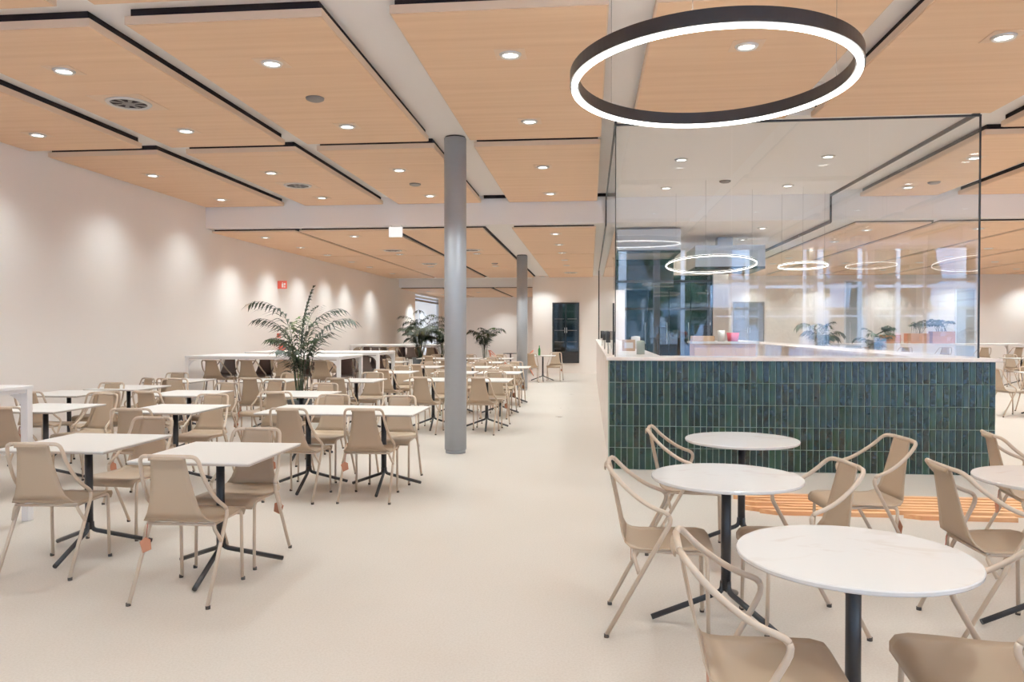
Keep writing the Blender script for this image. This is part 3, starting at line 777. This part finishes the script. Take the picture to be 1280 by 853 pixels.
# tap handles
TPm = None
for k, y in enumerate((14.5, 12.0, 9.7)):
    t = thing('tap_handle', 'black tap handle on the aisle counter, %s from the front' % ('third', 'second', 'first')[k], 'tap', (.232, y, CTZ), 0, 'black taps on the aisle counter')
    bm = NB(); cyl(bm, 0, 0, 0, .14, .008, 10); obj('stem', bm, M['steel'], t)
    bm = NB(); cyl(bm, 0, 0, .14, .28, .03, 16); obj('handle', bm, M['black'], t)

# interior of the kiosk
t = thing('work_island', 'low back counter with white worktop inside the kiosk', 'counter', (2.45, 14.6, 0))
bm = NB(); box(bm, -.55, .55, -.3, .3, 0, 1.28); obj('carcass', bm, M['card'], t)
bm = NB(); box(bm, -.6, .6, -.34, .34, 1.28, 1.32, .004); obj('worktop', bm, M['top'], t)
for k in range(3):
    bm = NB(); x = -.54+k*.365; box(bm, x, x+.35, -.318, -.3, .15, 1.2, .004); dr = obj('door', bm, M['card'], t)
    bm = NB(); box(bm, x+.13, x+.22, -.335, -.318, 1.0, 1.02); obj('handle', bm, M['black'], dr)
# tall dark glass cabinet wall
t = thing('glass_cabinet', 'tall dark glass fronted cabinet wall inside the kiosk', 'cabinet', (1.85, 18.2, 0))
bm = NB(); box(bm, -1.0, .98, .02, .6, 0, 2.8); obj('carcass', bm, M['blackframe'], t)
for k in range(4):
    bm = NB(); x = -1.0+k*.495; box(bm, x+.01, x+.485, 0, .02, .1, 2.78); d = obj('glass_door', bm, M['darkglass'], t)
    bm = NB(); box(bm, x+.44, x+.455, -.03, 0, 1.2, 1.7); obj('handle', bm, M['steel'], d)
bm = NB(); box(bm, 1.0, 1.35, .0, .5, 0, HW2-.001); o = obj('pilaster', bm, M['wall'], None, (1.85, 18.2, 0)); tag(o, 'pale square pillar right of the dark cabinet wall', 'pillar')
t = thing('glass_splash_panel', 'dark glass panel hanging below the left stainless hood', 'panel', (1.08, 15.75, 2.34))
bm = NB(); box(bm, -.6, .6, -.01, .01, 0, .62); obj('dark_pane', bm, M['darkglass'], t)
bm = NB(); box(bm, -.62, .62, -.02, .02, .62, .66); obj('top_rail', bm, M['blackframe'], t)
# stainless hoods
def hood(name, label, x, y, w, d, z0, z1, taper):
    t = thing(name, label, 'extractor hood', (x, y, z0))
    bm = NB(); h = z1-z0
    v = [(-w/2, -d/2, 0), (w/2, -d/2, 0), (w/2, d/2, 0), (-w/2, d/2, 0), (-w/2+taper, -d/2+taper, h), (w/2-taper, -d/2+taper, h), (w/2-taper, d/2-taper, h), (-w/2+taper, d/2-taper, h)]
    v = [bm.verts.new(p) for p in v]
    for q in ((4, 5, 6, 7), (0, 1, 5, 4), (1, 2, 6, 5), (2, 3, 7, 6), (3, 0, 4, 7)): bm.faces.new([v[i] for i in q])
    obj('canopy', bm, M['steel'], t)
    bm = NB(); box(bm, -w/2, w/2, -d/2, d/2, -.05, 0); obj('rim', bm, M['blackframe'], t)
    bm = NB(); box(bm, -w/2+.1, w/2-.1, -d/2+.1, d/2-.1, -.055, -.05); obj('filter', bm, M['greydisc'], t)
    bm = NB(); box(bm, -.15, .15, -.15, .15, h, HW2-z0); obj('duct', bm, M['steel'], t)
hood('extractor_hood', 'square stainless hood at the left inside the kiosk', 1.08, 15.0, 1.15, 1.4, 3.0, 3.38, .0)
hood('extractor_hood', 'stainless hood hanging behind the small ring lamp', 2.75, 16.2, 1.35, 1.4, 2.78, 3.2, .0)

def ring_lamp(label, x, y, z, ro, tilt, hceil, wire=True, w=.05, h=.075):
    t = thing('ring_lamp', label, 'pendant lamp', (x, y, z), 0)
    R = Euler((tilt, 0, 0)).to_matrix()
    def ring(r0, r1, z0, z1, n=128):
        bm = NB(); rs = []
        for r, zz in ((r0, z0), (r1, z0), (r1, z1), (r0, z1)):
            rs.append([bm.verts.new(R @ Vector((r*math.cos(2*PI*k/n), r*math.sin(2*PI*k/n), zz))) for k in range(n)])
        for a in range(4):
            A, B = rs[a], rs[(a+1) % 4]
            for k in range(n):
                f = bm.faces.new((A[k], A[(k+1) % n], B[(k+1) % n], B[k])); f.smooth = False
        return bm
    obj('black_housing', ring(ro-w, ro, 0, h), M['black'], t)
    obj('led_diffuser', ring(ro-w*.82, ro-w*.18, -w*.3, .001), M['ledw'], t)
    obj('added_uplight', ring(ro-w*.85, ro-w*.15, h-.001, h+.002), M['ledw'], t)  # unseen glowing ring added on top to brighten the ceiling
    if wire:
        for k in range(3):
            a = math.radians(15+120*k); p = R @ Vector(((ro-w/2)*math.cos(a), (ro-w/2)*math.sin(a), h))
            bm = NB(); tube(bm, [p, (p.x, p.y, hceil-z)], .0016, 5); obj('suspension_wire', bm, M['greydisc'], t)
    return t
rl = ring_lamp('large black ring lamp with glowing white diffuser over the round tables', .685, 4.48, 2.94, .80, -math.radians(2.3), HP)
ring_lamp('small glowing ring lamp hanging inside the glass kiosk', 1.98, 12.9, 2.60, .73, -math.radians(6.5), 3.86, True, .018, .022)
ring_lamp('tiny glowing ring lamp deep in the kiosk at right', 3.55, 13.3, 2.6, .40, -math.radians(4), 3.86, True, .014, .018)
# wire pendant at the right edge
t = thing('wire_pendant', 'white angular wire pendant cut by the right picture edge', 'pendant lamp', (3.47, 6.0, 2.76))
bm = NB(); T_, B_ = Vector((0, 0, .42)), Vector((-.0, 0, -.02)); ringp = [Vector((.2*math.cos(k*PI/2), .2*math.sin(k*PI/2), .16)) for k in range(4)]
for p in ringp: tube(bm, [T_, p], .006, 6); tube(bm, [p, B_], .006, 6)
for k in range(4): tube(bm, [ringp[k], ringp[(k+1) % 4]], .006, 6)
obj('wire_frame', bm, M['whitemetal'], t)
bm = NB(); tube(bm, [(0, 0, .42), (0, 0, 3.80-2.76)], .002, 5); obj('cable', bm, M['whitemetal'], t)
t.location.x = 3.50

# items on the counters inside
def canister(x, y, r, h, m, label, lid=True):
    t = thing('canister', label, 'canister', (x, y, CTZ))
    bm = NB(); lathe(bm, [(0, 0), (r, .0), (r, h*.92), (r*.9, h*.95)], 24); obj('body', bm, m, t)
    bm = NB(); lathe(bm, [(r*.9, h*.94), (r*.93, h*.97), (r*.3, h), (0, h)], 24); obj('lid', bm, m, t)
canister(.62, 9.5, .05, .17, M['sage'], 'sage green canister at the left front inside the glass')
canister(.72, 12.2, .07, .2, M['white_plain'], 'white canister on the aisle counter behind the sage one')
t = thing('napkin_box', 'small wooden napkin box on the aisle counter inside the glass', 'box', (.55, 11.0, CTZ))
bm = NB(); box(bm, -.09, .09, -.06, .06, 0, .16, .006); obj('box_body', bm, M['card'], t)
bm = NB(); box(bm, -.06, .06, -.065, -.06, .04, .12); obj('front_slot', bm, M['white_plain'], t)
t = thing('cash_register', 'brown cash register box on the back worktop', 'register', (2.08, 14.5, 1.32))
bm = NB(); box(bm, -.2, .2, -.15, .15, 0, .1, .008); obj('drawer', bm, M['card'], t)
bm = NB(); box(bm, -.15, .15, -.02, .02, .1, .3, .008); obj('screen', bm, M['black'], t)
t = thing('plastic_tub', 'pink red plastic tub on the back worktop', 'tub', (2.62, 14.45, 1.32))
bm = NB(); lathe(bm, [(0, 0), (.09, 0), (.115, .16), (.105, .16), (.085, .01), (0, .01)], 24); obj('tub_body', bm, M['pink'], t)
t = thing('plastic_tub', 'white plastic tub beside the pink red one', 'tub', (2.40, 14.4, 1.32))
bm = NB(); lathe(bm, [(0, 0), (.06, 0), (.07, .2), (.06, .2), (.055, .01), (0, .01)], 24); obj('tub_body', bm, M['white_plain'], t)

# fridges in the back wall
def fridge(x0, x1, label):
    t = thing('glass_fridge', label, 'fridge', ((x0+x1)/2, YB, 0)); w = x1-x0
    bm = NB(); box(bm, -w/2, w/2, -.06, 0, .36, 2.48); obj('black_frame', bm, M['blackframe'], t)
    for s in (-1, 1):
        bm = NB(); box(bm, min(s*.02, s*(w/2-.04)), max(s*.02, s*(w/2-.04)), -.075, -.06, .76, 2.43); d = obj('glass_door', bm, M['darkglass'], t)
        bm = NB(); box(bm, s*.035-.008, s*.035+.008, -.1, -.075, 1.42, 1.6); obj('handle', bm, M['steel'], d)
        for z in (1.1, 1.5, 1.9):
            bm = NB(); box(bm, min(s*.06, s*(w/2-.08)), max(s*.06, s*(w/2-.08)), -.0765, -.0752, z, z+.012); obj('shelf', bm, M['greydisc'], d)
    bm = NB()
    for k in range(6): box(bm, -w/2+.06, w/2-.06, -.066, -.06, .42+k*.045, .435+k*.045)
    obj('vent_grille', bm, M['black'], t)
fridge(-1.30, -.36, 'tall black two-door glass fridge set in the back wall, beside the aisle')
fridge(4.88, 5.92, 'tall black two-door glass fridge seen through the kiosk glass')
for i, (x0, x1, z0, z1) in enumerate(((8.55, 9.15, 0, 3.2), (12.1, 12.75, .0, 2.9))):
    bm = NB(); box(bm, x0, x1, YB-.04, YB, z0, z1); w = struct('window_%d' % (i+3), bm, M['whiteframe'])
    bm = NB(); box(bm, x0+.05, x1-.05, YB-.05, YB-.04, z0+.05, z1-.05); obj('pane', bm, M['bluegrey'], w)

# ------------------------------------------------------------------ plants
def frond_mesh(L, lift, droop, leaflet, n=15, seed=0):
    rnd = random.Random(seed); bm = NB(); pts = []
    for i in range(n+1):
        s = i/n; ang = lift-droop*(max(0, s-.45)/.55)**1.3*1.55
        pts.append((s, ang))
    p = Vector((0, 0, 0)); P = [p.copy()]
    for i in range(n):
        a = pts[i][1]; p = p+Vector((math.cos(a), 0, math.sin(a)))*(L/n); P.append(p.copy())
    tube(bm, P, .007, 5, r_end=.002)
    for i in range(int(n*.5), n+1):
        s = (i/n-.5)/.5; ll = leaflet*(.75+.6*math.sin(PI*min(1, s*.9+.15)))*(1-.35*s)
        a = pts[min(i, n)][1]; fwd = Vector((math.cos(a), 0, math.sin(a)))
        for sd_ in (-1, 1):
            for sub in (0, .5):
                b0 = P[i]-fwd*(L/n)*sub if i else P[i]
                d = (fwd*(.55+.5*s)+Vector((0, sd_*.85, 0))+Vector((0, 0, -.15+rnd.uniform(-.12, .12)))).normalized()
                w = .021; side = d.cross(Vector((0, 0, 1))).normalized()
                m1 = b0+d*ll*.45+Vector((0, 0, -.01)); m2 = b0+d*ll*.95+Vector((0, 0, -ll*.38))
                v = [bm.verts.new(q) for q in (b0, m1+side*w, m1-side*w, m2)]
                bm.faces.new((v[0], v[1], v[2])); bm.faces.new((v[1], v[3], v[2]))
    return bm
def palm(label, x, y, pot_h, pot_r, stems, spread, seed=1, z=0, name='potted_palm'):
    rnd = random.Random(seed)
    t = thing(name, label, 'plant', (x, y, z))
    bm = NB(); lathe(bm, [(0, 0), (pot_r*.8, 0), (pot_r, pot_h), (pot_r*.9, pot_h), (pot_r*.86, pot_h-.04), (0, pot_h-.04)], 28); obj('pot', bm, M['pot'], t)
    for k, (az, L, lift, droop, leaf) in enumerate(stems):
        base = Vector((rnd.uniform(-.04, .04), rnd.uniform(-.04, .04), pot_h-.05))
        o = obj('frond', frond_mesh(L, math.radians(lift), math.radians(droop), leaf*spread, seed=seed*50+k), M['leaf'] if k != 3 else M['leaf_light'], t, base)
        o.rotation_euler = (0, 0, math.radians(az))
    return t
palm('tall kentia palm in a black pot among the square tables', -4.02, 10.35, .56, .17, [
    (176, 1.80, 84, 68, .36), (20, 1.62, 88, 14, .34), (2, 1.60, 84, 60, .34), (-60, 1.35, 82, 40, .32), (190, 1.45, 84, 62, .34), (352, 1.55, 76, 62, .36),
    (165, 1.15, 80, 62, .34), (215, 1.1, 85, 60, .34), (75, 1.5, 86, 40, .30), (20, 1.1, 82, 40, .30), (-30, 1.05, 84, 50, .30), (130, 1.25, 82, 50, .3), (250, .95, 80, 60, .3)], 1.0, 3)
def bushy(n, L, seed, lift=(60, 88)):
    r = random.Random(seed); return [(k*360/n+r.uniform(-15, 15), L*r.uniform(.65, 1.05), r.uniform(*lift), r.uniform(55, 95), .3) for k in range(n)]
palm('dense bushy palm before the far left window', -4.75, 21.25, .75, .22, bushy(20, 1.25, 5, (72, 89)), 1.0, 5)
palm('pale leaved palm beside the dense bushy one', -4.15, 21.4, .75, .2, bushy(14, 1.1, 6, (72, 88)), .95, 6)
palm('tall dark palm at the edge of the far window', -6.1, 27.5, .6, .22, bushy(14, 2.2, 7, (70, 88)), 1.2, 7)
palm('small arching palm between the two columns', -3.5, 25.6, .5, .2, bushy(14, 1.5, 8, (80, 89)), 1.0, 8)
palm('arching palm seen through the kiosk glass', 5.75, 19.9, .7, .22, bushy(14, 1.5, 9, (78, 89)), 1.05, 9)
palm('small palm behind the arching palm through the glass', 7.9, 22.2, .6, .2, bushy(12, 1.2, 10, (76, 88)), .9, 10)
for k, (x, n_, L_) in enumerate(((9.0, 10, .35), (9.76, 12, .5), (10.48, 14, .5))):
    t = thing('planter_box', 'timber planter box with small plant on high table, %s from left' % ORD[k], 'planter', (x, 24.15, 1.12), 0, 'planter boxes on the high table')
    hh = (.26, .30, .36)[k]; ww = (.26, .31, .32)[k]
    bm = NB(); box(bm, -ww, ww, -.15, .15, 0, hh, .008); obj('planter_body', bm, M['terracotta'], t)
    for q in range(n_):
        o = obj('leaf_stem', frond_mesh(L_*random.uniform(.8, 1.1), math.radians(random.uniform(60, 86)), math.radians(80), .16, 9, q), M['leaf'], t, (random.uniform(-.15, .15), 0, hh-.02)); o.rotation_euler = (0, 0, random.uniform(0, 6.28))

# ------------------------------------------------------------------ world, camera, render look
w = bpy.data.worlds.new('World'); bpy.context.scene.world = w; w.use_nodes = True
nt = w.node_tree; bg = nt.nodes['Background']
tc = nt.nodes.new('ShaderNodeTexCoord'); sx = nt.nodes.new('ShaderNodeSeparateXYZ'); rp = nt.nodes.new('ShaderNodeValToRGB')
rp.color_ramp.elements[0].position = .48; rp.color_ramp.elements[0].color = (.75, .85, 1, 1)
rp.color_ramp.elements[1].position = .9; rp.color_ramp.elements[1].color = (.32, .55, 1, 1)
nt.links.new(tc.outputs['Generated'], sx.inputs[0]); nt.links.new(sx.outputs['Z'], rp.inputs['Fac']); nt.links.new(rp.outputs[0], bg.inputs[0])
bg.inputs[1].default_value = 15

F_ = 960; TH = math.atan(97/960); PH = math.atan(14.5/960)
cam = bpy.data.cameras.new('Camera'); cam.sensor_width = 36; cam.lens = 36*F_/1280; cam.clip_end = 200
co = bpy.data.objects.new('Camera', cam); C.objects.link(co); co.location = (0, 0, 1.54)
co.rotation_euler = (PI/2-PH, 0, TH)
sc = bpy.context.scene; sc.camera = co
sc.view_settings.view_transform = 'Standard'; sc.view_settings.look = 'None'
sc.view_settings.exposure = .40; sc.view_settings.gamma = 1.2
sc.cycles.max_bounces = 10; sc.cycles.diffuse_bounces = 6; sc.cycles.glossy_bounces = 5; sc.cycles.transparent_max_bounces = 24
sc.cycles.sample_clamp_indirect = 6; sc.cycles.use_denoising = True
sc.cycles.caustics_reflective = False; sc.cycles.caustics_refractive = False
